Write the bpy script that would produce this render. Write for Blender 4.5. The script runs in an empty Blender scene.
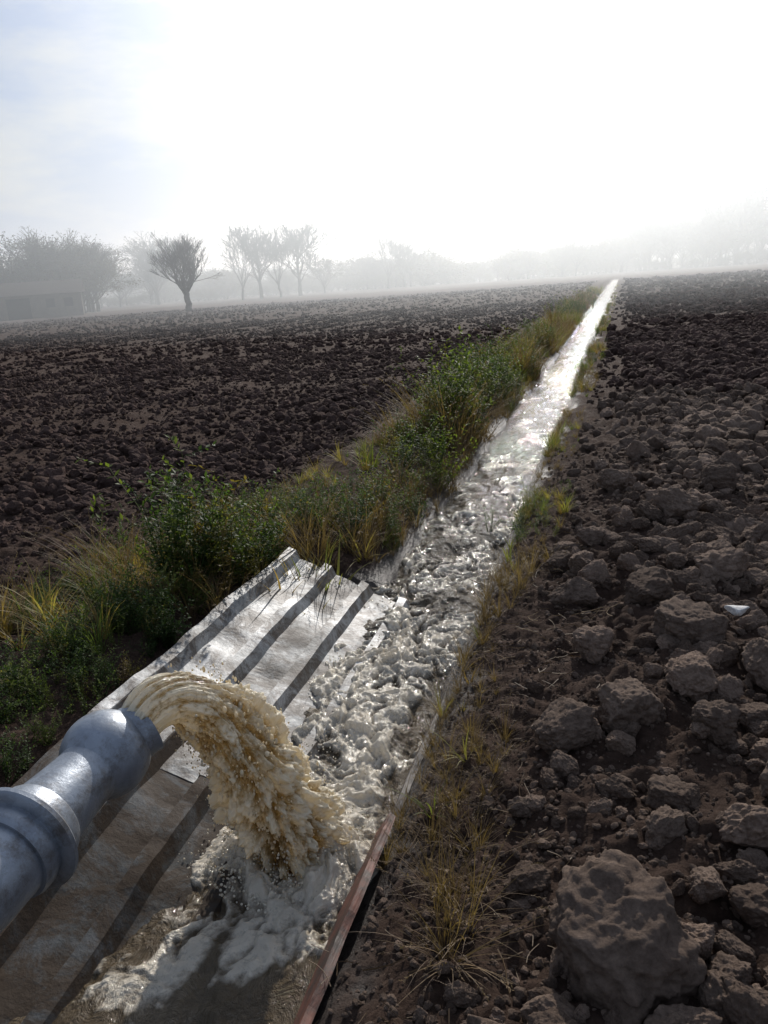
import bpy, bmesh, math, random
import numpy as np
from mathutils import Vector, Matrix
random.seed(7); rng=np.random.default_rng(7)
sc=bpy.context.scene
try:
    sc.view_settings.view_transform='Standard'; sc.view_settings.look='None'; sc.view_settings.exposure=0
except Exception as e: print(e)

# ---------------- noise ----------------
PERM=rng.permutation(256); VAL=rng.random(256)*2-1
def vn(x,y,z=0.0):
    x=np.asarray(x,float); y=np.asarray(y,float); z=np.asarray(z,float)+0*x
    xi=np.floor(x).astype(int); yi=np.floor(y).astype(int); zi=np.floor(z).astype(int)
    f=lambda t:t*t*t*(t*(t*6-15)+10)
    u=f(x-xi); v=f(y-yi); w=f(z-zi)
    def h(a,b,c): return VAL[PERM[(PERM[(PERM[a&255]+b)&255]+c)&255]]
    def lp(a,b,t): return a+(b-a)*t
    r=[]
    for dz in (0,1):
        r.append(lp(lp(h(xi,yi,zi+dz),h(xi+1,yi,zi+dz),u),lp(h(xi,yi+1,zi+dz),h(xi+1,yi+1,zi+dz),u),v))
    return lp(r[0],r[1],w)
def fbm(x,y,z=0.0,o=4,g=0.5):
    s=0;a=1;t=0
    for i in range(o):
        s=s+a*vn(x*2**i+17.3*i,y*2**i+5.1*i,np.asarray(z)*2**i+3.7*i); t+=a; a*=g
    return s/t
def bil(x,y,z=0.0,o=3,g=.5,mz=False):
    s=0;a=1;t=0
    for i in range(o):
        s=s+a*(np.abs(vn(x*2**i+7.3*i,y*2**i+15.1*i,np.asarray(z)*(2**i if mz else 1)+3.7*i))**.7*2-.6); t+=a; a*=g
    return s/t
def worley(x,y,z=0):
    xi=np.floor(x).astype(int); yi=np.floor(y).astype(int)
    best=np.full(x.shape,9.0)
    for dx in (-1,0,1):
        for dy in (-1,0,1):
            a=xi+dx;b=yi+dy
            h1=PERM[(PERM[(a+z)&255]+b)&255]; h2=PERM[(h1+71)&255]
            px=a+.5+.45*VAL[h1]; py=b+.5+.45*VAL[h2]
            best=np.minimum(best,(px-x)**2+(py-y)**2)
    return np.sqrt(best)
def ss(a,b,x):
    t=np.clip((x-a)/(b-a),0,1); return t*t*(3-2*t)

# ---------------- mesh helpers ----------------
def mk_mesh(name,co,faces,k,smooth=True):
    me=bpy.data.meshes.new(name); co=np.asarray(co,np.float32); faces=np.asarray(faces,np.int32)
    me.vertices.add(len(co)); me.vertices.foreach_set('co',co.ravel())
    m=len(faces); me.loops.add(m*k); me.loops.foreach_set('vertex_index',faces.ravel())
    me.polygons.add(m); me.polygons.foreach_set('loop_start',np.arange(0,m*k,k,dtype=np.int32))
    me.update(calc_edges=True); me.validate()
    me.polygons.foreach_set('use_smooth',np.full(len(me.polygons),smooth)); me.update()
    return me
def fattr(me,arr,name='foam'):
    at=me.attributes.new(name,'FLOAT','POINT'); at.data.foreach_set('value',np.asarray(arr,np.float32).ravel())
def obj(name,me,mat=None,parent=None,link=True):
    o=bpy.data.objects.new(name,me)
    if link: sc.collection.objects.link(o)
    if mat: me.materials.append(mat)
    if parent: o.parent=parent
    return o
def empty(name):
    o=bpy.data.objects.new(name,None); sc.collection.objects.link(o); return o
def grid_faces(nx,ny):
    i=np.arange(nx-1)[None,:]; j=np.arange(ny-1)[:,None]
    a=(j*nx+i); return np.stack([a,a+1,a+1+nx,a+nx],-1).reshape(-1,4)
def ico(sub):
    bm=bmesh.new(); bmesh.ops.create_icosphere(bm,subdivisions=sub,radius=1)
    co=np.array([v.co[:] for v in bm.verts]); f=np.array([[v.index for v in fc.verts] for fc in bm.faces]); bm.free()
    return co,f
def blobs(pos,rad,sub=2):
    co,f=ico(sub); n=len(pos); pos=np.asarray(pos); rad=np.asarray(rad)
    if rad.ndim==1: rad=np.repeat(rad[:,None],3,1)
    C=(pos[:,None,:]+co[None]*rad[:,None,:]).reshape(-1,3)
    F=(f[None]+ (np.arange(n)*len(co))[:,None,None]).reshape(-1,3)
    return C,F
def scatter(name,pts,rots,scl,idx,coll,mat=None):
    me=bpy.data.meshes.new(name); pts=np.asarray(pts,np.float32); n=len(pts)
    me.vertices.add(n); me.vertices.foreach_set('co',pts.ravel())
    a=me.attributes.new('rot','FLOAT_VECTOR','POINT'); a.data.foreach_set('vector',np.asarray(rots,np.float32).ravel())
    scl=np.asarray(scl,np.float32)
    if scl.ndim==1: scl=np.repeat(scl[:,None],3,1)
    a=me.attributes.new('scl','FLOAT_VECTOR','POINT'); a.data.foreach_set('vector',scl.ravel())
    a=me.attributes.new('idx','INT','POINT'); a.data.foreach_set('value',np.asarray(idx,np.int32))
    me.update(); o=obj(name,me)
    g=bpy.data.node_groups.new(name+'_gn','GeometryNodeTree')
    g.interface.new_socket('Geometry',in_out='INPUT',socket_type='NodeSocketGeometry')
    g.interface.new_socket('Geometry',in_out='OUTPUT',socket_type='NodeSocketGeometry')
    N=g.nodes; L=g.links
    i=N.new('NodeGroupInput'); ou=N.new('NodeGroupOutput'); ip=N.new('GeometryNodeInstanceOnPoints')
    ci=N.new('GeometryNodeCollectionInfo'); ci.inputs['Collection'].default_value=coll
    ci.inputs['Separate Children'].default_value=True; ci.inputs['Reset Children'].default_value=True
    def na(nm,t):
        q=N.new('GeometryNodeInputNamedAttribute'); q.data_type=t; q.inputs['Name'].default_value=nm
        return [s for s in q.outputs if s.name=='Attribute' and s.enabled][0]
    L.new(i.outputs[0],ip.inputs['Points']); L.new(ci.outputs[0],ip.inputs['Instance'])
    ip.inputs['Pick Instance'].default_value=True
    L.new(na('idx','INT'),ip.inputs['Instance Index'])
    L.new(na('rot','FLOAT_VECTOR'),ip.inputs['Rotation'])
    L.new(na('scl','FLOAT_VECTOR'),ip.inputs['Scale'])
    L.new(ip.outputs[0],ou.inputs[0])
    m=o.modifiers.new('gn','NODES'); m.node_group=g
    return o
def coll_of(name,meshes,mat):
    c=bpy.data.collections.new(name)
    for i,me in enumerate(meshes):
        o=bpy.data.objects.new('%s_%02d'%(name,i),me)
        if mat and not me.materials: me.materials.append(mat)
        c.objects.link(o)
    return c

# ---------------- materials ----------------
class M:
    def __init__(s,name):
        s.m=bpy.data.materials.new(name); s.m.use_nodes=True; s.t=s.m.node_tree; s.N=s.t.nodes; s.L=s.t.links
        s.b=s.N['Principled BSDF']; s.out=s.N['Material Output']; s.tc=s.N.new('ShaderNodeTexCoord')
    def set(s,**k):
        for a,v in k.items():
            s.b.inputs[a.replace('_',' ')].default_value=v
        return s
    def noise(s,scale,detail=6,rough=.6,src='Object',vec=None,dist=0):
        n=s.N.new('ShaderNodeTexNoise'); n.inputs['Scale'].default_value=scale; n.inputs['Detail'].default_value=detail
        n.inputs['Roughness'].default_value=rough; n.inputs['Distortion'].default_value=dist
        s.L.new(vec or s.tc.outputs[src],n.inputs['Vector']); return n.outputs['Fac']
    def ramp(s,fac,stops):
        r=s.N.new('ShaderNodeValToRGB'); e=r.color_ramp.elements
        while len(e)<len(stops): e.new(.5)
        for q,(p,c) in zip(e,stops):
            q.position=p; q.color=(*c,1) if not isinstance(c,(int,float)) else (c,c,c,1)
        s.L.new(fac,r.inputs[0]); return r.outputs[0]
    def mix(s,fac,a,b,mode='MIX'):
        n=s.N.new('ShaderNodeMix'); n.data_type='RGBA'; n.blend_type=mode
        for v,i in ((fac,0),(a,6),(b,7)):
            if isinstance(v,(int,float)): n.inputs[i].default_value=v
            elif isinstance(v,tuple): n.inputs[i].default_value=(*v,1)
            else: s.L.new(v,n.inputs[i])
        return n.outputs[2]
    def math(s,op,a,b=0,c=None):
        n=s.N.new('ShaderNodeMath'); n.operation=op
        for i,v in enumerate((a,b) if c is None else (a,b,c)):
            if isinstance(v,(int,float)): n.inputs[i].default_value=v
            else: s.L.new(v,n.inputs[i])
        return n.outputs[0]
    def bump(s,h,strength=.5,dist=.01,prev=None):
        n=s.N.new('ShaderNodeBump'); n.inputs['Strength'].default_value=strength; n.inputs['Distance'].default_value=dist
        s.L.new(h,n.inputs['Height'])
        if prev: s.L.new(prev,n.inputs['Normal'])
        return n.outputs[0]
    def con(s,o,i): s.L.new(o,s.b.inputs[i]); return s
    def attr(s,name):
        n=s.N.new('ShaderNodeAttribute'); n.attribute_name=name; return n.outputs['Fac']
    def rand(s):
        n=s.N.new('ShaderNodeObjectInfo'); return n.outputs['Random']
    def translucent(s,c,fac):
        t=s.N.new('ShaderNodeBsdfTranslucent'); s.L.new(c,t.inputs[0])
        x=s.N.new('ShaderNodeMixShader')
        if isinstance(fac,(int,float)): x.inputs[0].default_value=fac
        else: s.L.new(fac,x.inputs[0])
        s.L.new(s.b.outputs[0],x.inputs[1]); s.L.new(t.outputs[0],x.inputs[2]); s.L.new(x.outputs[0],s.out.inputs[0])

def soil_mat(name,dark,light,rnd=False):
    m=M(name)
    n1=m.noise(2.2 if not rnd else 1.3,8,.65); n2=m.noise(38 if not rnd else 6,7,.75)
    c=m.ramp(n1,[(.35,dark),(.68,light)])
    c=m.mix(.55,c,m.ramp(n2,[(.3,tuple(.5*v for v in dark)),(.7,tuple(1.25*v for v in light))]))
    if rnd: c=m.mix(.85,c,m.ramp(m.rand(),[(0,(.5,.47,.45)),(.6,(.9,.88,.86)),(1,(1.35,1.3,1.25))]),'MULTIPLY')
    m.set(Roughness=.95); m.b.inputs['Specular IOR Level'].default_value=.06
    if rnd:
        b=m.bump(m.noise(5,9,.78),.55,.06); m.con(b,'Normal')
    else:
        wt=m.attr('wet'); c=m.mix(wt,c,m.mix(1.0,c,(.38,.36,.34),'MULTIPLY'))
        m.con(m.ramp(wt,[(0,.95),(1,.42)]),'Roughness'); m.con(m.ramp(wt,[(0,.06),(1,.4)]),'Specular IOR Level')
        b=m.bump(m.noise(30,8,.75),.9,.03); b=m.bump(m.noise(190,4,.7),.6,.005,b); m.con(b,'Normal')
    m.con(c,'Base Color')
    return m.m
mat_ground=soil_mat('soil',(.034,.020,.015),(.084,.056,.042))
mat_clod=soil_mat('clod_soil',(.085,.059,.046),(.215,.164,.130),True)
mat_clod_d=soil_mat('dark_clod_soil',(.048,.030,.026),(.112,.077,.065),True)  # darker soil tone for the left-hand and distant clods

def leaf_mat(name,stops,trans=.4):
    m=M(name); c=m.ramp(m.rand(),stops)
    c=m.mix(.5,c,m.ramp(m.noise(14,3,.6),[(.3,.55),(.7,1.3)]),'MULTIPLY')
    m.con(c,'Base Color'); m.set(Roughness=.6); m.b.inputs['Specular IOR Level'].default_value=.2
    m.translucent(m.mix(1.0,c,(1.8,1.9,.8),'MULTIPLY'),trans)
    return m.m
mat_weed=leaf_mat('weed_leaf',[(0,(.032,.056,.016)),(.5,(.052,.085,.022)),(.8,(.12,.14,.035)),(1,(.13,.09,.03))],.45)
mat_grass=leaf_mat('grass_blade',[(0,(.07,.095,.025)),(.35,(.13,.145,.04)),(.65,(.22,.18,.07)),(1,(.22,.14,.06))],.4)
mat_dry=leaf_mat('dry_grass',[(0,(.10,.065,.04)),(.6,(.19,.13,.07)),(1,(.08,.05,.03))],.3)
m=M('bark'); m.con(m.ramp(m.noise(5,5),[(.3,(.025,.021,.018)),(.7,(.06,.052,.043))]),'Base Color'); m.set(Roughness=.9); mat_bark=m.m
mat_tleaf=leaf_mat('tree_leaf',[(0,(.04,.045,.02)),(.6,(.06,.055,.025)),(1,(.07,.05,.025))],.2)

# ---------------- terrain ----------------
XL,XR=-1.20,-0.64
def edge_w(y): return .045*fbm(y*.9,3.3+0*y,o=3)+(.07*fbm(y*.33,8.1+0*y,o=2)+.05*fbm(y*1.6,1.1+0*y,o=2))*ss(4,9,y)
def H(x,y,detail=True):
    e=edge_w(y); end=1-ss(95,110,y); st=ss(-.6,-.1,y)
    near=1-ss(3.75,4.05,y)
    lnear=np.interp(x,[-4,-2.7,-2.2,-1.9,-1.70,-1.15,-.95],[.08,.12,.2,.20,.12,-.13,-.17])
    lfar=np.interp(x-e,[-4,-2.7,-2.2,-1.7,-1.45,-1.32,-1.21,-1.14],[.08,.11,.15,.15,.11,.06,.0,-.14])
    left=lnear*near+lfar*(1-near)
    er=-.7*e+.05*fbm(y*2.1,5.5+0*y,o=3)*ss(3.8,4.6,y)
    right=np.interp(x-er,[-.72,-.66,-.58,-.45,-.2,.3],[-.14,.0,.055,.095,.12,.11])
    z=np.where(x<-.93,left,right)
    flat=.1
    z=flat+(z-flat)*end*st
    if detail:
        d=np.hypot(x,y)
        dry=np.clip(ss(-.6,-.2,x)+ss(2.1,2.8,-x),0,1)
        bank=np.clip(ss(-.70,-.5,x)+ss(1.2,1.35,-x)*(1-near)+ss(1.72,1.9,-x),0,1)
        z=z+bank*.026*fbm(x*9,y*9,o=4,g=.6)*(1-ss(15,40,d))
        z=z+bank*.035*fbm(x*2.2,y*2.2,7,o=3)
        w=worley(x*9+.9*fbm(x*5,y*5),y*9+.9*fbm(x*5,y*5,9))
        w2=worley(x*24+.9*fbm(x*15,y*15),y*24,5)
        z=z+(dry*.05+bank*(1-dry)*.022)*(.55-w)*(1-ss(10,25,d))+bank*.014*(.5-w2)*(1-ss(4,8,d))
        z=z+dry*(.03*fbm(x*.8,y*.8,2,o=3)+.12*fbm(x*.05,y*.05,4,o=3)*ss(8,60,d))
        z=z+dry*.03*np.sin((x+.25*fbm(x*.5,y*.3))*2*math.pi/1.3)
    return z
def axis(a0,b0,step,lo,hi,g):
    c=list(np.arange(a0,b0,step)); s=step; v=c[-1]
    while v<hi: s*=g; v+=s; c.append(v)
    s=step; v=a0; L=[]
    while v>lo: s*=g; v-=s; L.append(v)
    return np.array(L[::-1]+c)
xs=axis(-2.9,2.0,.013,-2500,2500,1.055); ys=axis(.5,5.5,.013,-60,3500,1.016)
X,Y=np.meshgrid(xs,ys); Z=H(X,Y)
co=np.stack([X,Y,Z],-1).reshape(-1,3)
me=mk_mesh('ground',co,grid_faces(len(xs),len(ys)),4)
wet=(1-ss(.03,.085,Z+.03*fbm(X*6,Y*6,3,o=3)))*ss(-1.75,-1.5,X)*(1-ss(-.42,-.3,X))*(1-ss(90,110,Y))
fattr(me,wet,'wet'); obj('ground',me,mat_ground)

# ---------------- clods ----------------
def clod_mesh(name,sub,seed,ampl=1.0):
    r=np.random.default_rng(seed); co,f=ico(sub)
    p=co.copy(); o=seed*13.7
    p=p*(1+.34*fbm(p[:,0]*1.1+o,p[:,1]*1.1,p[:,2]*1.1,o=3)*ampl)[:,None]
    for k in range(8):
        n=r.normal(size=3); n/=np.linalg.norm(n); d=r.uniform(.55,.85)
        e=np.maximum(0,p@n-d); p-=(e*.85)[:,None]*n
    fr=fbm(p[:,0]*3+o,p[:,1]*3,p[:,2]*3,o=3 if sub<5 else 5,g=.58)
    rr=1+.19*fr*ampl-.09*ampl*np.abs(fbm(p[:,0]*4+o,p[:,1]*4+3,p[:,2]*4,o=3))
    if sub>=5: rr=rr+.03*fbm(p[:,0]*14+o,p[:,1]*14,p[:,2]*14,o=3,g=.7)
    p=p*rr[:,None]*np.array([1,r.uniform(.7,1),r.uniform(.6,.85)])
    return mk_mesh(name,p,f,3)
hi=coll_of('clod_hi',[clod_mesh('clodh%d'%i,6,i+1) for i in range(10)],mat_clod)
lo=coll_of('clod_lo',[clod_mesh('clodl%d'%i,4,i+31,1.1) for i in range(10)],mat_clod)
lod=coll_of('clod_dark',[clod_mesh('clodd%d'%i,4,i+51,1.1) for i in range(10)],mat_clod_d)
YAW=math.radians(16.5)
def wedge(n,r0,r1,spread=48):
    r=np.sqrt(rng.uniform(r0*r0,r1*r1,n)); a=YAW+np.radians(rng.uniform(-spread,spread,n))
    return -np.sin(a)*r,np.cos(a)*r
def place(cfg,nvar,name,coll,side=0):
    P=[];S=[]
    for (n,r0,r1,smin,smax,pw) in cfg:
        x,y=wedge(n,r0,r1,60 if r1<5 else 42)
        s=smin+(smax-smin)*rng.random(n)**pw
        s=s*(1+.7*fbm(x*.9,y*.9,5,o=2))
        keepR=(x>-.42+s)|((s<.014)&(x>-.60))
        keepR&= (rng.random(n)<.2+.8*ss(-.25,.3,x-s)) | (s<.018)
        keepL=(x<-2.35-s)
        s=np.where(keepL&~keepR,s*.6,s)
        k=(keepR|keepL) if side==0 else (keepR if side>0 else keepL)
        x,y,s=x[k],y[k],s[k]
        z=H(x,y)+s*rng.uniform(-.1,.4,len(x))
        P.append(np.stack([x,y,z],-1)); S.append(s)
    P=np.concatenate(P);S=np.concatenate(S);n=len(P)
    R=np.stack([rng.uniform(-.8,.8,n),rng.uniform(-.8,.8,n),rng.uniform(0,6.28,n)],-1)
    scatter(name,P,R,S,rng.integers(0,nvar,n),coll)
place([(1300,.7,2.4,.018,.07,1.9),(3000,2.4,5,.025,.10,2.0),(22000,.7,3.2,.003,.014,2.0)],10,'soil_clods',hi,1)
place([(10000,5,10,.025,.105,2.2),(14000,3,7,.005,.022,1.6)],10,'soil_clods.001',lo,1)
place([(3500,2,5,.02,.09,2.0),(14000,5,10,.02,.10,2.4),(20000,2.5,9,.005,.025,1.4)],10,'soil_clods.003',lod,-1)
place([(42000,10,20,.022,.11,2.4),(34000,20,45,.04,.13,1.8),(14000,45,90,.08,.17,1.3)],10,'soil_clods.004',lod)
big=[(.0,1.52,.175),(.02,2.55,.13),(-.17,2.42,.11),(.27,3.2,.15),(-.10,3.05,.10),(.5,2.9,.12),(.45,2.2,.11),(.33,1.95,.09),
     (.23,2.75,.10),(-.22,1.75,.06),(-.12,1.28,.06),(.42,1.45,.10),(.6,2.4,.12),(.1,3.6,.12),(.45,3.9,.14),(.9,3.7,.13),(-.15,4.4,.11),(.3,4.8,.14),(.75,2.9,.12),(.24,1.2,.07),
     (-.05,5.6,.13),(.6,5.5,.14),(1.1,4.8,.13),(.15,2.1,.08),(.28,2.45,.09),(-.2,3.6,.1),(-.25,2.05,.05),(.12,1.95,.07),(.62,1.8,.11),(.3,1.68,.07),(.8,2.2,.12)]
P=np.array([(x,y,float(H(np.array([x]),np.array([y]))[0])+s*.35) for x,y,s in big]); n=len(P)
R=np.stack([rng.uniform(-.4,.4,n),rng.uniform(-.4,.4,n),rng.uniform(0,6.28,n)],-1)
scatter('soil_clods.002',P,R,np.array([b[2] for b in big]),np.arange(n)%10,hi)
ms=M('pale_stone'); ms.con(ms.ramp(ms.noise(6,5),[(.3,(.35,.33,.31)),(.7,(.6,.59,.56))]),'Base Color'); ms.set(Roughness=.7)
o=obj('stone',clod_mesh('stone',4,77,.5),ms.m); o.scale=(.05,.036,.036); o.location=(.43,3.22,.25)

# ---------------- water ----------------
IMP=np.array([-.895,1.88,0])
wxs=np.arange(-1.54,-.56,.0045); wys=axis(.8,4.9,.0045,-.25,112,1.0125)
WX,WY=np.meshgrid(wxs,wys)
def env(y): return np.interp(y,[-.3,1.1,1.6,1.95,3.5,5,8,14,40,140],[.009,.011,.030,.055,.052,.040,.024,.017,.014,.014])
wa=fbm(WX*5,WY*4,1,o=3); wb=fbm(WX*5,WY*4,11,o=3); wc=fbm(WX*18,WY*15,15,o=3,g=.6); wd=fbm(WX*18,WY*15,45,o=3,g=.6)
ux=WX+.13*wa+.035*wc; uy=WY*.7+.13*wb+.035*wd
billow=bil(ux*11,uy*11,4,o=4,g=.5)
tips=-np.abs(fbm(ux*22,uy*18,33,o=3,g=.5))*2.2+.5
big_=fbm(ux*6,uy*4.5,0,o=3)
ri=np.hypot(WX-IMP[0],(WY-IMP[1])*.85); ring=np.exp(-((ri-.14)/.055)**2)
pn=fbm(WX*6,WY*3.2,21,o=4,g=.6)
patch=ss(-.20,.22,pn+np.interp(WY,[0,1.1,1.45,1.72,2.4,4,6,9,14],[-.75,-.62,-.25,.40,.20,.06,-.08,-.2,-.34]))
ripple=fbm(ux*12,uy*8,5,o=4,g=.58)
hgt=.9*big_+patch*(.66*billow+.30*tips)+(1-patch)*.5*ripple
WZ=-.002+env(WY)*hgt+ring*.045*(.6+.8*billow+.8*fbm(WX*9,WY*9,77,o=3))
foam=np.clip(patch*(.36+.55*billow+.30*tips+.6*big_)+ring*.35,0,1)*np.interp(WY,[0,5,9,16],[1,.95,.65,.35])
me=mk_mesh('water',np.stack([WX,WY,WZ],-1).reshape(-1,3),grid_faces(len(wxs),len(wys)),4)
fattr(me,foam)
mw=M('ditch_water'); fo=mw.attr('foam')
f2=mw.math('MULTIPLY_ADD',mw.noise(55,7,.72,dist=.5),1.8,-.9); f3=mw.math('ADD',fo,mw.math('MULTIPLY',f2,mw.math('ADD',fo,.05)))
fr=mw.ramp(f3,[(.16,0.0),(.36,.34),(.66,1.0)])
wc_=mw.mix(fr,(.075,.056,.034),(.88,.80,.66))
mw.con(wc_,'Base Color')
mw.con(mw.ramp(fr,[(0,.04),(1,.14)]),'Roughness'); mw.set(IOR=1.33)
mp=mw.N.new('ShaderNodeMapping'); mp.inputs['Scale'].default_value=(1,.6,1); mw.L.new(mw.tc.outputs['Object'],mp.inputs[0])
b=mw.bump(mw.noise(13,6,.64,vec=mp.outputs[0],dist=.8),.85,.045); b=mw.bump(mw.noise(120,4,.65),.35,.005,b); mw.con(b,'Normal')
mw.translucent(wc_,mw.math('MULTIPLY',fr,.45))
obj('water',me,mw.m)

# jet : one gush that frays into fingers and spray as it falls
P0=np.array([-1.115,1.575,.563]); V=np.array([.215,.30,.34]); G=np.array([0,0,-.905])
def jp(t): return P0+V*t+G*t*t
def frame(t):
    tg=V+2*G*t; tg=tg/np.linalg.norm(tg); sd_=np.cross(tg,[0,0,1]); sd_/=np.linalg.norm(sd_); return tg,sd_,np.cross(sd_,tg)
nt,npn=520,380
T=np.linspace(0,1.04,nt); PH=np.linspace(0,2*math.pi,npn,endpoint=False)
cen=np.array([jp(t) for t in T]); fr_=[frame(t) for t in T]; A_=np.array([f[1] for f in fr_]); B_=np.array([f[2] for f in fr_]); TG=np.array([f[0] for f in fr_])
arc=np.concatenate([[0],np.cumsum(np.linalg.norm(np.diff(cen,axis=0),axis=1))])
TT,PP=np.meshgrid(T,PH,indexing='ij'); AR=np.repeat(arc[:,None],npn,1)
cx=np.cos(PP); sy=np.sin(PP)
sl_=AR*(5+9*TT)
R0=.051+.044*TT**1.15
w1=fbm(cx*1.6,sy*1.6,sl_*.5,o=3); w2=fbm(cx*3,sy*3,AR*16+4,o=3)
lump=bil(cx*2.0+.5*w1,sy*2.0+.4*w1,sl_*.9,o=5,g=.58,mz=True)
streak=fbm(cx*5,sy*5,AR*5+w1,o=3,g=.55)
finger=fbm(cx*4.2+.6*w2,sy*4.2+.6*w2,AR*7,o=3,g=.55)
big2=fbm(cx*.9+3,sy*.9,AR*6,o=2)
fine=fbm(cx*11,sy*11,AR*85,o=3,g=.65)
D_=R0*(.13*streak+(.06+.42*TT)*lump+(.05+.7*TT)*big2+.16*TT*fine+.75*TT**1.5*finger)+.04*TT*np.clip(w2,0,1)
RR=R0+D_
PT=cen[:,None,:]+A_[:,None,:]*(cx*RR*1.08)[...,None]+B_[:,None,:]*(sy*RR)[...,None]+TG[:,None,:]*(.03*TT*w1)[...,None]
i=np.arange(nt-1)[:,None]; j=np.arange(npn)[None,:]; j2=(j+1)%npn
F4=np.stack([i*npn+j,i*npn+j2,(i+1)*npn+j2,(i+1)*npn+j],-1).reshape(-1,4)
me=mk_mesh('water_jet',PT.reshape(-1,3),F4,4)
fattr(me,np.clip(.36+.55*lump+.5*streak+.45*finger*TT+.3*big2+.30*fine,0,1))  # froth value follows the relief, so creases get the darker tint
mj=M('turbid_water'); fo=mj.attr('foam')
f3=mj.math('MULTIPLY_ADD',mj.noise(45,8,.75,dist=.6),1.2,-.6); f3=mj.math('ADD',f3,fo)
c=mj.ramp(f3,[(.05,(.17,.11,.04)),(.34,(.42,.325,.17)),(.72,(.84,.78,.62))])  # amber crease shade and cream highlights painted into the water colour
mj.con(c,'Base Color'); mj.set(Roughness=.06,IOR=1.33); mj.con(mj.ramp(f3,[(.0,.75),(.55,0.0)]),'Transmission Weight')
b=mj.bump(mj.noise(34,6,.66,dist=.5),.7,.014); mj.con(mj.bump(mj.noise(170,5,.7),.4,.004,b),'Normal'); mj.translucent(mj.mix(1.0,c,(1.12,1.0,.75),'MULTIPLY'),.36)
jet=obj('water_jet',me,mj.m)
P=[];R=[]
for s in range(1500):
    t=.2+.83*random.random()**.5; tg,a_,b_=frame(t); ph=random.uniform(0,6.28); rr=(.053+.050*t)*random.uniform(1.05,1.15+.9*t*random.random())
    P.append(jp(t)+a_*math.cos(ph)*rr*1.1+b_*math.sin(ph)*rr+rng.normal(size=3)*.009); R.append(random.uniform(.0008,.0028) if random.random()<.93 else random.uniform(.003,.006))
P=np.array(P); R=np.array(R); k=P[:,2]>.0; P=P[k]; R=R[k]
C,F=blobs(P,np.stack([R,R,R*rng.uniform(1,2.2,len(R))],-1),2); me=mk_mesh('spray',C,F,3); fattr(me,np.full(len(C),.75))
obj('spray',me,mj.m,jet)
mf=M('foam'); c=mf.ramp(mf.noise(24,7,.78),[(.32,(.40,.34,.24)),(.48,(.66,.60,.48)),(.66,(.88,.84,.75))])
mf.con(c,'Base Color'); mf.set(Roughness=.10); mf.translucent(c,.4)
n=1700; a=rng.uniform(0,6.28,n); q=.06+rng.random(n)*.17; r=rng.uniform(.001,.0042,n)
lob=.7+.5*np.sin(a*5+1)+.4*np.sin(a*9)
P=np.stack([IMP[0]+np.cos(a)*q,IMP[1]+np.sin(a)*q*1.15,.01+.15*np.clip(lob,.1,2)*np.exp(-((q-.13)/.06)**2)*rng.random(n)**1.6],-1)
n=2200; y=1.7+rng.random(n)**1.3*3.0; x=rng.uniform(XL+.02,XR-.01,n); d=fbm(x*6,y*3.2,21,o=4,g=.6); k=d>.0; x,y=x[k],y[k]
P=np.concatenate([P,np.stack([x,y,.012+rng.random(len(x))**2*.05],-1)]); r=np.concatenate([r,rng.uniform(.0008,.0032,len(x))])
C,F=blobs(P,r,2); obj('foam_splash',mk_mesh('foam_splash',C,F,3),mf.m)

# ---------------- irrigation pipe ----------------
mg=M('galvanised_steel'); v=mg.N.new('ShaderNodeTexVoronoi'); v.inputs['Scale'].default_value=26; mg.L.new(mg.tc.outputs['Object'],v.inputs[0])
c=mg.mix(.35,mg.ramp(mg.noise(9,6,.65),[(.3,(.145,.162,.187)),(.7,(.31,.345,.39))]),mg.ramp(v.outputs['Color'],[(0,(.155,.17,.195)),(1,(.33,.365,.41))]))
c=mg.mix(mg.ramp(mg.noise(7,9,.82),[(.49,0.0),(.63,.8)]),c,(.085,.07,.055))
mg.con(c,'Base Color'); mg.set(Metallic=.5); mg.con(mg.ramp(mg.noise(22,5,.7),[(.3,.28),(.7,.55)]),'Roughness'); mg.con(mg.bump(mg.noise(60,6,.7),.35,.004),'Normal')
def lathe(name,org,d,prof,parent,mat,seg=64):
    d=Vector(d).normalized(); q=Vector((0,0,1)).rotation_difference(d).to_matrix()
    C=[]
    for s,r in prof:
        for k in range(seg):
            a=2*math.pi*k/seg; C.append(Vector(org)+q@Vector((r*math.cos(a),r*math.sin(a),s)))
    F=[(i*seg+k,i*seg+(k+1)%seg,(i+1)*seg+(k+1)%seg,(i+1)*seg+k) for i in range(len(prof)-1) for k in range(seg)]
    me=mk_mesh(name,[c[:] for c in C],F,4); o=obj(name,me,mat,parent)
    es=o.modifiers.new('e','EDGE_SPLIT'); es.split_angle=math.radians(35)
    return o
pipe=empty('irrigation_pipe'); BC=Vector((-1.165,1.49,.52)); D=Vector((.03,1,.083)).normalized()
lathe('pipe_body',BC,D,[(-4.2,.084),(-4.2,.09),(-.34,.09),(-.34,.094)],pipe,mg.m)
lathe('coupling_ring',BC,D,[(-.345,.088),(-.345,.098),(-.335,.102),(-.315,.102),(-.305,.098),(-.300,.098),(-.297,.116),(-.290,.124),(-.280,.124),(-.272,.116),(-.268,.100),(-.235,.095),(-.225,.090),(-.222,.080)],pipe,mg.m)
lathe('coupling_sleeve',BC,D,[(-.26,.084),(-.20,.083),(-.15,.078),(-.10,.074),(-.06,.074)],pipe,mg.m)
b=[(.104*-math.cos(a),.104*math.sin(a)) for a in np.linspace(.25,math.pi-.5,40)]
lathe('ball_joint',BC,D,b,pipe,mg.m)
ND=Vector((.48,.80,.25)).normalized()
b=[(.1025*-math.cos(a),.1025*math.sin(a)) for a in np.linspace(1.5,math.pi-.75,24)]
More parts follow.
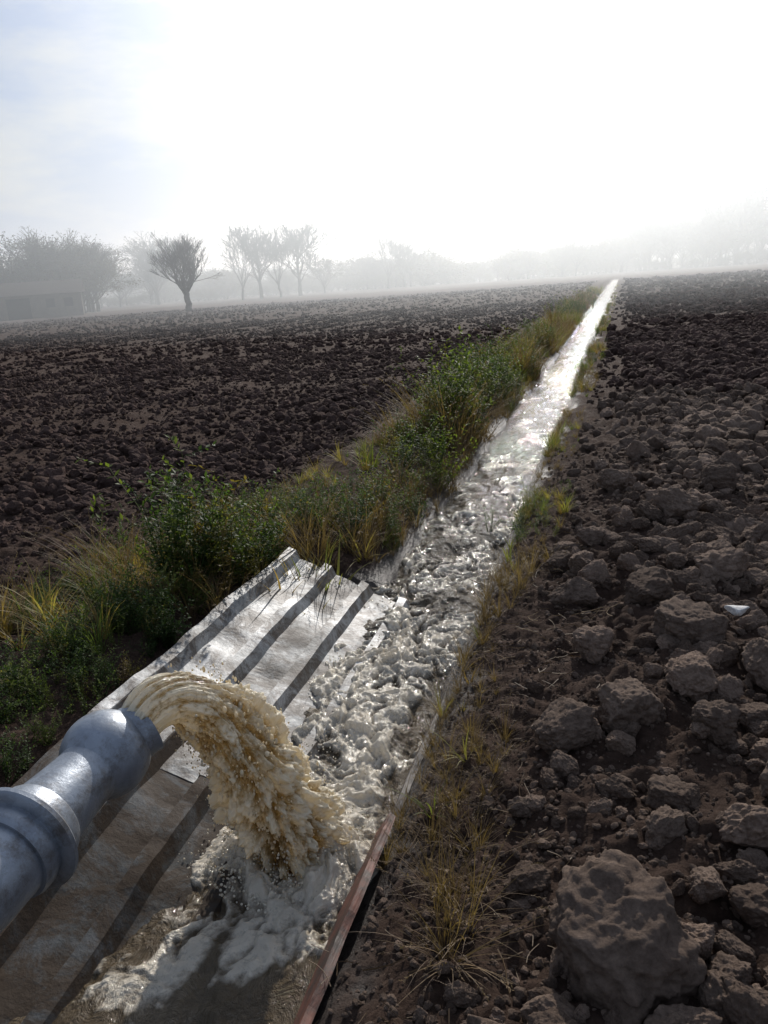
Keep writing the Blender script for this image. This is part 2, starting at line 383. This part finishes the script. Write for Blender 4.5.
lathe('ball_cap',BC,ND,b+[(.085,.070),(.10,.067),(.108,.070),(.112,.070),(.112,.062),(.06,.060)],pipe,mg.m)

# ---------------- corrugated sheets ----------------
def sheet_mat(name,lightness,dirt,spec,metal,r0,r1):
    mc=M(name); n=mc.noise(3.5,8,.7)
    c=mc.ramp(n,[(.32,(.09*lightness,.085*lightness,.075*lightness)),(.5,tuple(lightness*v for v in (.27,.28,.28))),(.68,tuple(lightness*v for v in (.42,.43,.44)))])
    dm=mc.ramp(mc.noise(6,9,.78,dist=.8),[(dirt,0.0),(dirt+.12,.92)])
    c=mc.mix(dm,c,(.045,.032,.022))
    mc.con(c,'Base Color'); mc.con(mc.math('MULTIPLY',mc.math('SUBTRACT',1.0,dm),metal),'Metallic'); mc.con(mc.ramp(n,[(.3,r0),(.7,r1)]),'Roughness'); mc.con(mc.bump(mc.noise(40,6,.7),.5,.007),'Normal')
    mc.b.inputs['Specular IOR Level'].default_value=spec; return mc.m
PF=([-1.70,-1.05,-.75],[.205,-.030,-.075]); PN=([-1.70,-1.48,-1.25,-1.05,-.75],[.13,.040,-.035,-.065,-.085])
def sheet(name,y0,y1,dz,dx,mat):
    px=[];ph=[]
    for r in (-1.66,-1.455,-1.25,-1.045,-.84):
        for o_,h in ((-.042,0),(-.020,.040),(.020,.040),(.042,0)): px.append(r+o_); ph.append(h)
        if r<-.9:
            for w in (.085,.12): px.append(r+w); ph.append(.003)
    px=np.array(px);ph=np.array(ph); yy=np.linspace(y0,y1,80)
    A,B=np.meshgrid(px,yy); t=ss(.9,1.9,B)
    Zz=np.interp(A,*PF)*t+np.interp(A,*PN)*(1-t)+ph[None]+dz+.014*fbm(A*3,B*2.2,6,o=2)+.008*fbm(A*9,B*8,6,o=2)
    A=A+dx+.012*fbm(B*1.2,0*B,3,o=2)
    B=B-.5*(A+1.2)*0.35*ss(y1-.5,y1,B)
    me=mk_mesh(name,np.stack([A,B,Zz],-1).reshape(-1,3),grid_faces(len(px),80),4,False)
    o=obj(name,me,mat); s=o.modifiers.new('s','SOLIDIFY'); s.thickness=.0018
sheet('corrugated_metal_sheet',2.05,3.80,.004,0,sheet_mat('corrugated_metal',.74,.44,.25,.2,.65,.42))
sheet('corrugated_metal_sheet.001',-.35,2.25,0,.004,sheet_mat('dirty_corrugated_metal',.26,.40,.06,.05,.8,.5))

# ---------------- side boards ----------------
def board(name,y0,y1,x0,x1,mat,w=.17,t=.022,tilt=.55):
    ny=90; C=[]
    prof=[(0,0),(0,1),(1,1),(1,0)]
    for j in range(ny):
        y=y0+(y1-y0)*j/(ny-1); xx=x0+(x1-x0)*j/(ny-1)+.012*float(vn(y*2.2,1.0)); zz=.012*float(vn(y*1.7,4.0))
        ud=Vector((math.sin(tilt),0,math.cos(tilt))); nd=Vector((math.cos(tilt),0,-math.sin(tilt)))
        for a,bb in prof:
            w_=w*(1+.12*float(fbm(y*6,2.0,o=3)))
            p=Vector((xx,y,-.055+zz))+nd*(t*a)+ud*(w_*bb); C.append(p[:])
    F=[(j*4+k,j*4+(k+1)%4,(j+1)*4+(k+1)%4,(j+1)*4+k) for j in range(ny-1) for k in range(4)]+[(0,1,2,3),tuple((ny-1)*4+k for k in (3,2,1,0))]
    return obj(name,mk_mesh(name,C,F,4,False),mat)
def wood(name,a,b_):
    m=M(name); mp=m.N.new('ShaderNodeMapping'); mp.inputs['Scale'].default_value=(14,1.2,14); m.L.new(m.tc.outputs['Object'],mp.inputs[0])
    n=m.noise(4,8,.7,vec=mp.outputs[0]); c=m.ramp(n,[(.3,a),(.7,b_)]); c=m.mix(m.ramp(m.noise(9,8,.75),[(.44,0.0),(.58,.9)]),c,(.03,.021,.015)); m.con(c,'Base Color'); m.set(Roughness=.6); m.con(m.bump(n,.6,.008),'Normal'); return m.m
board('wooden_board',.3,1.98,-.735,-.72,wood('wet_wood',(.055,.018,.009),(.19,.06,.032)),.17)
board('wooden_board.001',1.93,3.9,-.70,-.69,wood('grey_wood',(.05,.04,.033),(.14,.12,.10)),.085)

# ---------------- plants ----------------
def leafq(V,F,p,d,up,L,W):
    s=d.cross(up)
    if s.length<1e-4: s=Vector((1,0,0))
    s.normalize(); nn=s.cross(d).normalized(); i=len(V)
    V+= [p[:],(p+d*L*.45+s*W*.5-nn*L*.04)[:],(p+d*L-nn*L*.18)[:],(p+d*L*.45-s*W*.5-nn*L*.04)[:]]
    F.append((i,i+1,i+2)); F.append((i,i+2,i+3))
def stemseg(V,F,a,b,ra,rb):
    d=(b-a).normalized(); s=d.orthogonal().normalized(); t=d.cross(s); i=len(V)
    for p,r in ((a,ra),(b,rb)):
        for k in range(3):
            an=k*2.094; V.append((p+(s*math.cos(an)+t*math.sin(an))*r)[:])
    for k in range(3):
        q=(k+1)%3; F.append((i+k,i+q,i+3+q)); F.append((i+k,i+3+q,i+3+k))
def rv(): return Vector((random.gauss(0,1),random.gauss(0,1),random.gauss(0,1))).normalized()
def weed(seed,h=.4,nst=9,ll=.03,spread=.5):
    random.seed(seed); V=[];F=[]
    for s in range(nst):
        a=random.uniform(0,6.28); ln=h*random.uniform(.45,1.15); tilt=random.uniform(.05,spread)
        d=Vector((math.cos(a)*tilt,math.sin(a)*tilt,1)).normalized(); p=Vector((math.cos(a)*.02,math.sin(a)*.02,-.02))
        n=14
        for i in range(n):
            d=(d+rv()*.13+Vector((0,0,.02))).normalized(); q=p+d*ln/n; stemseg(V,F,p,q,.0022*(1-i/n)+.0008,.0022*(1-(i+1)/n)+.0008)
            for k in range(random.randint(1,3)):
                az=rv(); ld=(az-d*az.dot(d)).normalized()*.9+d*.45; ld.normalize()
                leafq(V,F,q,ld,rv()*.4+Vector((0,0,1)),ll*random.uniform(.5,1.3),ll*random.uniform(.3,.5))
            if random.random()<.35 and i>2:
                az=rv(); sd=((az-d*az.dot(d)).normalized()+d*.7).normalized(); u=q
                for k in range(4):
                    w=u+sd*ln*.05; stemseg(V,F,u,w,.001,.0008); u=w
                    for kk in range(2): leafq(V,F,u,(sd+rv()*.9).normalized(),rv()*.4+Vector((0,0,1)),ll*random.uniform(.5,1),ll*.4)
            p=q
    return mk_mesh('weed',V,F,3,False)
def tuft(seed,h=.3,n=38,w=.006,droop=.9,head=False):
    random.seed(seed); V=[];F=[]
    for s in range(n):
        a=random.uniform(0,6.28); ln=h*random.uniform(.4,1.1); r=random.random()*.035
        p=Vector((math.cos(a)*r,math.sin(a)*r,-.01)); t=random.uniform(.05,.7); d=Vector((math.cos(a)*t,math.sin(a)*t,1)).normalized()
        side=Vector((-math.sin(a+random.uniform(-.6,.6)),math.cos(a),0)).normalized(); m_=6; ww=w*random.uniform(.6,1.3); i0=len(V)
        for i in range(m_+1):
            q=ww*(1-(i/m_)**1.5)+.0004
            V.append((p+side*q*.5)[:]); V.append((p-side*q*.5)[:])
            if i<m_:
                p=p+d*ln/m_; d=(d+Vector((math.cos(a)*.12,math.sin(a)*.12,-.16*droop*random.uniform(.3,1.3)))).normalized()
        for i in range(m_):
            b=i0+2*i; F.append((b,b+1,b+3)); F.append((b,b+3,b+2))
        if head and s%3==0:
            for k in range(10): leafq(V,F,p-d*.006*k,(d+rv()*.7).normalized(),Vector((0,0,1)),.014,.004)
    return mk_mesh('tuft',V,F,3,False)
def straw(seed,n=6):
    random.seed(seed); V=[];F=[]
    for s in range(n):
        p=Vector((random.gauss(0,.05),random.gauss(0,.05),.006+random.random()*.01)); a=random.uniform(0,6.28); d=Vector((math.cos(a),math.sin(a),random.uniform(-.1,.15)))
        L=random.uniform(.03,.09)
        for k in range(4):
            q=p+d*L/4; stemseg(V,F,p,q,.0011,.001); p=q; d=(d+rv()*.3).normalized(); d.z*=.6
    return mk_mesh('straw',V,F,3,False)
cw=coll_of('weed_plant',[weed(i,.36+.05*(i%3),7+i%4,.022+.004*(i%3),.45+.15*(i%2)) for i in range(8)],mat_weed)
cg=coll_of('grass_tuft',[tuft(20+i,.22+.04*i,30,.006+.001*(i%3)) for i in range(6)],mat_grass)
cd=coll_of('dry_tuft',[tuft(40+i,.26+.05*i,26,.004,.6,True) for i in range(5)],mat_dry)
cb=coll_of('broad_grass',[tuft(60+i,.30,9,.012,.8) for i in range(3)],mat_grass)
cs=coll_of('straw',[straw(70+i) for i in range(5)],mat_dry)
def veg(name,coll,nv,n,y0,y1,xf,smin,smax,pw=1.6,thr=None,sd=1):
    y=y0+(y1-y0)*rng.random(n)**pw; x=xf(y,rng.random(n))
    if thr is not None:
        k=fbm(x*1.3+sd*9,y*.8+sd*3,sd,o=2)>thr; x,y=x[k],y[k]
    m_=len(x); z=H(x,y)-.005; s=rng.uniform(smin,smax,m_)*(1+.8*fbm(x*.9,y*.8,8,o=2))
    R=np.stack([rng.normal(0,.15,m_),rng.normal(0,.15,m_),rng.uniform(0,6.28,m_)],-1)
    scatter(name,np.stack([x,y,z],-1),R,s,rng.integers(0,nv,m_),coll)
LB=lambda y,u: -1.24-(1.15-.35*ss(4,10,y))*u**.9-.45*(1-ss(3.6,4.3,y))
veg('weeds',cw,8,560,1.2,4.4,lambda y,u:-1.78-.95*u,.35,.8,1.0,-.25,1)
veg('weeds.001',cw,8,900,4.4,50,LB,.4,1.2,1.8,.0,2)
veg('weeds.002',cw,8,26,3.0,3.9,lambda y,u:-1.74-.26*u,1.3,1.9,1.0)
veg('weeds.004',cw,8,80,7.0,12,lambda y,u:-1.4-.6*u,1.2,1.8,1.0)
veg('grass',cg,6,1150,2.6,60,LB,.4,1.2,1.5,.0,3)
veg('dry_grass',cd,5,1900,2.8,45,LB,.5,1.4,1.5,.0,4)
veg('dry_grass.002',cd,5,170,4.3,7.8,lambda y,u:-1.30-.9*u,1.0,2.0,1.0,-.1,12)
veg('dry_grass.003',cd,5,400,4.2,30,lambda y,u:-1.20-.16*u,.3,.8,1.4,-.1,13)
veg('broad_grass',cb,3,150,3.4,12,lambda y,u:-1.35-.7*u,.8,1.4,1.3,-.1,5)
RB=lambda y,u:-.62+.26*u*u+.03*u
veg('grass.001',cg,6,900,5.0,70,RB,.12,.55,1.6,.08,6)
veg('grass.002',cg,6,40,1.4,5,lambda y,u:-.56+.2*u,.15,.4,1.0,.1,7)
veg('dry_grass.001',cd,5,1300,1.4,50,RB,.12,.5,1.5,.0,8)
veg('broad_grass.001',cb,3,9,1.9,4.5,RB,.3,.6,1.0,None,9)
veg('weeds.003',cw,8,300,4.5,50,RB,.15,.5,1.5,.05,10)
veg('straw_litter',cs,5,90,.8,5,lambda y,u:-.58+.45*u,.5,1.2,1.2)
scatter('water_weed',[(-.80,5.0,0)],[(0,0,1)],np.array([.5]),[0],cw)

# ---------------- trees ----------------
def tube(V,F,pts,rad,seg):
    i0=len(V)
    for j,(p,r) in enumerate(zip(pts,rad)):
        d=(pts[min(j+1,len(pts)-1)]-pts[max(j-1,0)]).normalized(); s=d.orthogonal().normalized(); t=d.cross(s)
        for k in range(seg):
            a=2*math.pi*k/seg; V.append((p+(s*math.cos(a)+t*math.sin(a))*r)[:])
    for j in range(len(pts)-1):
        for k in range(seg):
            a=i0+j*seg+k;b=i0+j*seg+(k+1)%seg; F.append((a,b,b+seg)); F.append((a,b+seg,a+seg))
def grow(V,F,tips,p,d,L,r,lv,maxlv,up,spread,nb,rmin):
    n=5 if lv<4 else 3; pts=[p];rad=[r]
    for i in range(n):
        d=(d+rv()*.17+Vector((0,0,up))).normalized(); p=p+d*L/n; pts.append(p); rad.append(max(rmin,r*(1-.5*(i+1)/n)))
    tube(V,F,pts,rad,7 if lv==0 else (5 if lv<3 else 3))
    if lv>=maxlv: tips.append(p); return
    k=nb[min(lv,len(nb)-1)]
    for i in range(k):
        j=random.randint(1,n) if i>1 else n
        q=pts[j]; az=rv(); sd=(az-d*az.dot(d)).normalized(); nd=(d+sd*random.uniform(.4,1)*spread).normalized()
        grow(V,F,tips,q,nd,L*random.uniform(.6,.85),rad[j]*.68,lv+1,maxlv,up,spread,nb,rmin)
def tree(seed,H0,trunk,maxlv,up,spread,nb,leaves,lsz=.25,cl=.5,r0=None,L1=None,rmin=.012,lead=0):
    random.seed(seed); V=[];F=[];tips=[]
    n=6+lead; top=trunk if not lead else H0*.75
    pts=[Vector((0,0,-.2))]
    for i in range(n): pts.append(pts[-1]+Vector((random.gauss(0,.06),random.gauss(0,.06),(top+.2)/n)))
    r0=r0 or H0*.022
    tube(V,F,pts,[r0*(1.3 if i==0 else 1-(.75*i/n if lead else .15*i/n)) for i in range(n+1)],9)
    ks=nb[0]+2+lead*2
    for i in range(ks):
        a=2.4*i+random.uniform(-.4,.4); t=random.uniform(.3,1)*spread*(1.2 if lead else 1.1)
        d=Vector((math.cos(a)*t,math.sin(a)*t,1 if not lead else .7)).normalized()
        f=(i+.5)/ks
        if lead: zz=trunk+(top-trunk)*f; j=min(n,int(round((zz+.2)/(top+.2)*n))); ll=(L1 or H0*.3)*(1-.5*f)
        else: j=random.choice((n-1,n,n)); ll=(L1 or H0*.3)
        grow(V,F,tips,pts[j],d,ll*random.uniform(.75,1.2),r0*(.5 if not lead else .4*(1-.5*f)),1,maxlv,up,spread,nb,rmin)
    nf=len(F)
    for t in tips:
        for k in range(leaves):
            leafq(V,F,t+rv()*cl*random.random(),rv(),rv(),lsz*random.uniform(.5,1.3),lsz*.7)
    me=bpy.data.meshes.new('tree'); me.from_pydata(V,[],F); me.materials.append(mat_bark); me.materials.append(mat_tleaf)
    mi=np.zeros(len(F),np.int32); mi[nf:]=1; me.polygons.foreach_set('material_index',mi); me.update()
    return me
def norm(me,h,w=None):
    z=np.empty(len(me.vertices)*3,np.float32); me.vertices.foreach_get('co',z); z=z.reshape(-1,3)
    k=h/z[:,2].max(); z*=k
    ww=np.percentile(np.abs(z[:,0]),97)*2
    if w: z[:,:2]*=w/ww
    me.vertices.foreach_set('co',z.ravel()); me.update(); return me
def pos(az,dist): a=math.radians(az); return (-math.sin(a)*dist,math.cos(a)*dist)
lone=norm(tree(6,6.6,1.7,5,.09,.7,[8,4,4,4,3],0,r0=.24,L1=1.7,rmin=.011),7.4,4.8)
o=obj('bare_tree',lone); x,y=pos(28.3,80); o.location=(x,y,.0)
tA=norm(tree(11,14,3,4,.06,.75,[5,4,4,4],2,.22,.8,rmin=.028,lead=4),14,10)
tB=norm(tree(12,14,2.5,4,.09,.6,[5,4,4,4],0,.25,.8,rmin=.035,lead=5),14,8)
tE=norm(tree(15,13,2.5,5,.05,.65,[4,3,4,3,3],0,rmin=.03,r0=.3,L1=3.8),13,11)
tC=norm(tree(13,12,2,4,.02,.85,[6,4,4,3],12,.28,1.1,rmin=.03),11,10)
tD=norm(tree(14,10,1.0,4,.0,.95,[6,4,4,3],14,.3,1.2,rmin=.03),7,10)
for az,di,h,me,sw in [(24.8,150,12,tE,.9),(23.6,152,13,tB,1.2),(22.3,150,12,tE,.8),(21.0,155,13,tB,1.3),(19.4,165,8.5,tC,1),(15.2,170,11.5,tE,.9),(14.1,175,10,tB,1.2)]:
    o=obj('bare_tree',me); x,y=pos(az,di); o.location=(x,y,-.1); s=h/{tE:13,tC:11}.get(me,14); o.scale=(s*sw,s*sw,s); o.rotation_euler=(0,0,az*3.3)
ct=bpy.data.collections.new('tree_variants')
for i,me in enumerate((tA,tB,tC,tD,tE)): ct.objects.link(bpy.data.objects.new('tv_%d'%i,me))
P=[];S=[];I=[]
HT=(14,14,11,7,13)
def row(a0,a1,n,d0,d1,h0,h1,kinds):
    for i in range(n):
        a=random.uniform(a0,a1); f=(a-a0)/(a1-a0); di=random.uniform(d0,d1); x,y=pos(a,di); k=random.choice(kinds)
        u=1+.35*float(fbm(np.array([a*.55]),np.array([d0*.1]),o=2)[0])
        h=(h0+(h1-h0)*f)*random.uniform(.6,1.15)*u; s=h/HT[k]; w_=s*random.uniform(.9,1.5); P.append((x,y,-.1)); S.append((w_,w_,s)); I.append(k)
row(33.8,38,16,120,145,9.5,10.5,(0,2,2)); row(38,42,14,120,150,6,8,(0,2,4)); row(42,60,50,120,160,8,10,(0,2,2)); row(29.5,33.8,9,170,200,11,12,(1,0,4))
row(18,30,60,190,240,5,7,(2,3,3)); row(0,18,90,180,230,7,6.5,(2,3,0,4)); row(-9,1,60,190,240,16,8,(2,0,4,1)); row(-32,-9,100,200,250,14,16,(2,0,2,1))
row(-30,55,260,300,420,11,11,(2,3,3)); row(-30,60,260,180,260,3.2,3.2,(3,))
scatter('distant_tree_line',P,[(0,0,random.uniform(0,6.28)) for _ in P],np.array(S),I,ct)

# ---------------- farm building ----------------
fb=empty('farm_building'); x,y=pos(38.9,112); fb.location=(x,y,0); fb.rotation_euler=(0,0,math.radians(34))
def simple(name,col,rough=.85):
    m=M(name); m.con(m.ramp(m.noise(3,6),[(.3,tuple(c*.75 for c in col)),(.7,tuple(c*1.15 for c in col))]),'Base Color'); m.set(Roughness=rough); m.b.inputs['Specular IOR Level'].default_value=.1; return m.m
wallm=simple('plaster',(.10,.078,.065)); roofm=simple('roof_tiles',(.05,.035,.028)); dk=simple('dark_opening',(.02,.02,.02))
def box(name,c,s,mat,par):
    bm=bmesh.new(); bmesh.ops.create_cube(bm,size=1); bmesh.ops.scale(bm,vec=s,verts=bm.verts); bmesh.ops.bevel(bm,geom=bm.edges[:],offset=.02,segments=1)
    me=bpy.data.meshes.new(name); bm.to_mesh(me); bm.free(); o=obj(name,me,mat,par); o.location=c; return o
box('walls',(0,0,1.3),(16,7,2.9),wallm,fb)
V=[(-8.4,-3.9,2.7),(8.4,-3.9,2.7),(8.4,0,4.3),(-8.4,0,4.3),(-8.4,3.9,2.7),(8.4,3.9,2.7)]
me=bpy.data.meshes.new('roof'); me.from_pydata(V,[],[(0,1,2,3),(3,2,5,4),(0,3,4),(1,5,2),(0,4,5,1)]); obj('roof',me,roofm,fb)
box('door',(1,-3.5,1.2),(2.6,.12,2.4),dk,fb)
for i,wx in enumerate((-6,-3.5,4.5,6.5)): box('window_%d'%(i+1),(wx,-3.5,1.7),(1,.1,1),dk,fb)

# ---------------- mist ----------------
me=bpy.data.meshes.new('mist'); bm=bmesh.new(); bmesh.ops.create_cube(bm,size=1); bmesh.ops.scale(bm,vec=(2400,1800,18),verts=bm.verts); bm.to_mesh(me); bm.free()
mm=bpy.data.materials.new('mist'); mm.use_nodes=True; N=mm.node_tree.nodes; N.remove(N['Principled BSDF'])
vs=N.new('ShaderNodeVolumeScatter'); vs.inputs['Density'].default_value=.0046; vs.inputs['Anisotropy'].default_value=.66; vs.inputs['Color'].default_value=(.88,.95,1,1)
mm.node_tree.links.new(vs.outputs[0],N['Material Output'].inputs['Volume'])
o=obj('mist',me,mm); o.location=(0,922,8.0)

# ---------------- light ----------------
EL=math.radians(27); ROT=math.radians(-3)
sd=Vector((math.sin(ROT)*math.cos(EL),math.cos(ROT)*math.cos(EL),math.sin(EL)))
w=bpy.data.worlds.new('World'); sc.world=w; w.use_nodes=True; N=w.node_tree.nodes; L=w.node_tree.links; bg=N['Background']
sky=N.new('ShaderNodeTexSky'); sky.sky_type='NISHITA'; sky.sun_disc=False; sky.sun_elevation=EL; sky.sun_rotation=ROT; sky.dust_density=1.5; sky.air_density=1.2
tc=N.new('ShaderNodeTexCoord'); mp=N.new('ShaderNodeMapping'); mp.inputs['Scale'].default_value=(1,1,3.0); L.new(tc.outputs['Generated'],mp.inputs[0])
nz=N.new('ShaderNodeTexNoise'); nz.inputs['Scale'].default_value=4.5; nz.inputs['Detail'].default_value=9; nz.inputs['Roughness'].default_value=.6; L.new(mp.outputs[0],nz.inputs[0])
rp=N.new('ShaderNodeValToRGB'); rp.color_ramp.elements[0].position=.42; rp.color_ramp.elements[0].color=(0,0,0,1); rp.color_ramp.elements[1].position=.62; rp.color_ramp.elements[1].color=(1,1,1,1); L.new(nz.outputs['Fac'],rp.inputs[0])
cl=N.new('ShaderNodeMix'); cl.data_type='RGBA'; L.new(rp.outputs[0],cl.inputs[0]); cl.inputs[6].default_value=(4.0,5.4,8.6,1); cl.inputs[7].default_value=(7.4,7.9,8.8,1)
mx=N.new('ShaderNodeMix'); mx.data_type='RGBA'; mx.inputs[0].default_value=.70; L.new(sky.outputs[0],mx.inputs[6]); L.new(cl.outputs[2],mx.inputs[7])
dt=N.new('ShaderNodeVectorMath'); dt.operation='DOT_PRODUCT'; L.new(tc.outputs['Generated'],dt.inputs[0]); dt.inputs[1].default_value=sd
def wm(op,a,b):
    n=N.new('ShaderNodeMath'); n.operation=op
    for i,v in enumerate((a,b)):
        if isinstance(v,(int,float)): n.inputs[i].default_value=v
        else: L.new(v,n.inputs[i])
    return n.outputs[0]
gl=wm('MULTIPLY',wm('POWER',wm('MAXIMUM',dt.outputs['Value'],0.0),12.0),20.0)
ad=N.new('ShaderNodeMix'); ad.data_type='RGBA'; ad.blend_type='ADD'; ad.inputs[0].default_value=1.0; L.new(mx.outputs[2],ad.inputs[6]); L.new(gl,ad.inputs[7])
L.new(ad.outputs[2],bg.inputs[0]); bg.inputs[1].default_value=.070
sl=bpy.data.lights.new('sun','SUN'); sl.energy=4.7; sl.angle=math.radians(.5); sl.color=(1,.95,.89)
so=bpy.data.objects.new('sun',sl); sc.collection.objects.link(so); so.rotation_euler=sd.to_track_quat('Z','Y').to_euler()

# ---------------- camera ----------------
cam=bpy.data.cameras.new('camera'); co_=bpy.data.objects.new('camera',cam); sc.collection.objects.link(co_)
cam.sensor_fit='VERTICAL'; cam.sensor_height=24; cam.lens=19.57; cam.clip_start=.02; cam.clip_end=8000
co_.matrix_world=Matrix.Translation((0,0,1.55))@Matrix.Rotation(YAW,4,'Z')@Matrix.Rotation(math.radians(90-15.4),4,'X')@Matrix.Rotation(math.radians(-3.9),4,'Z')
sc.camera=co_
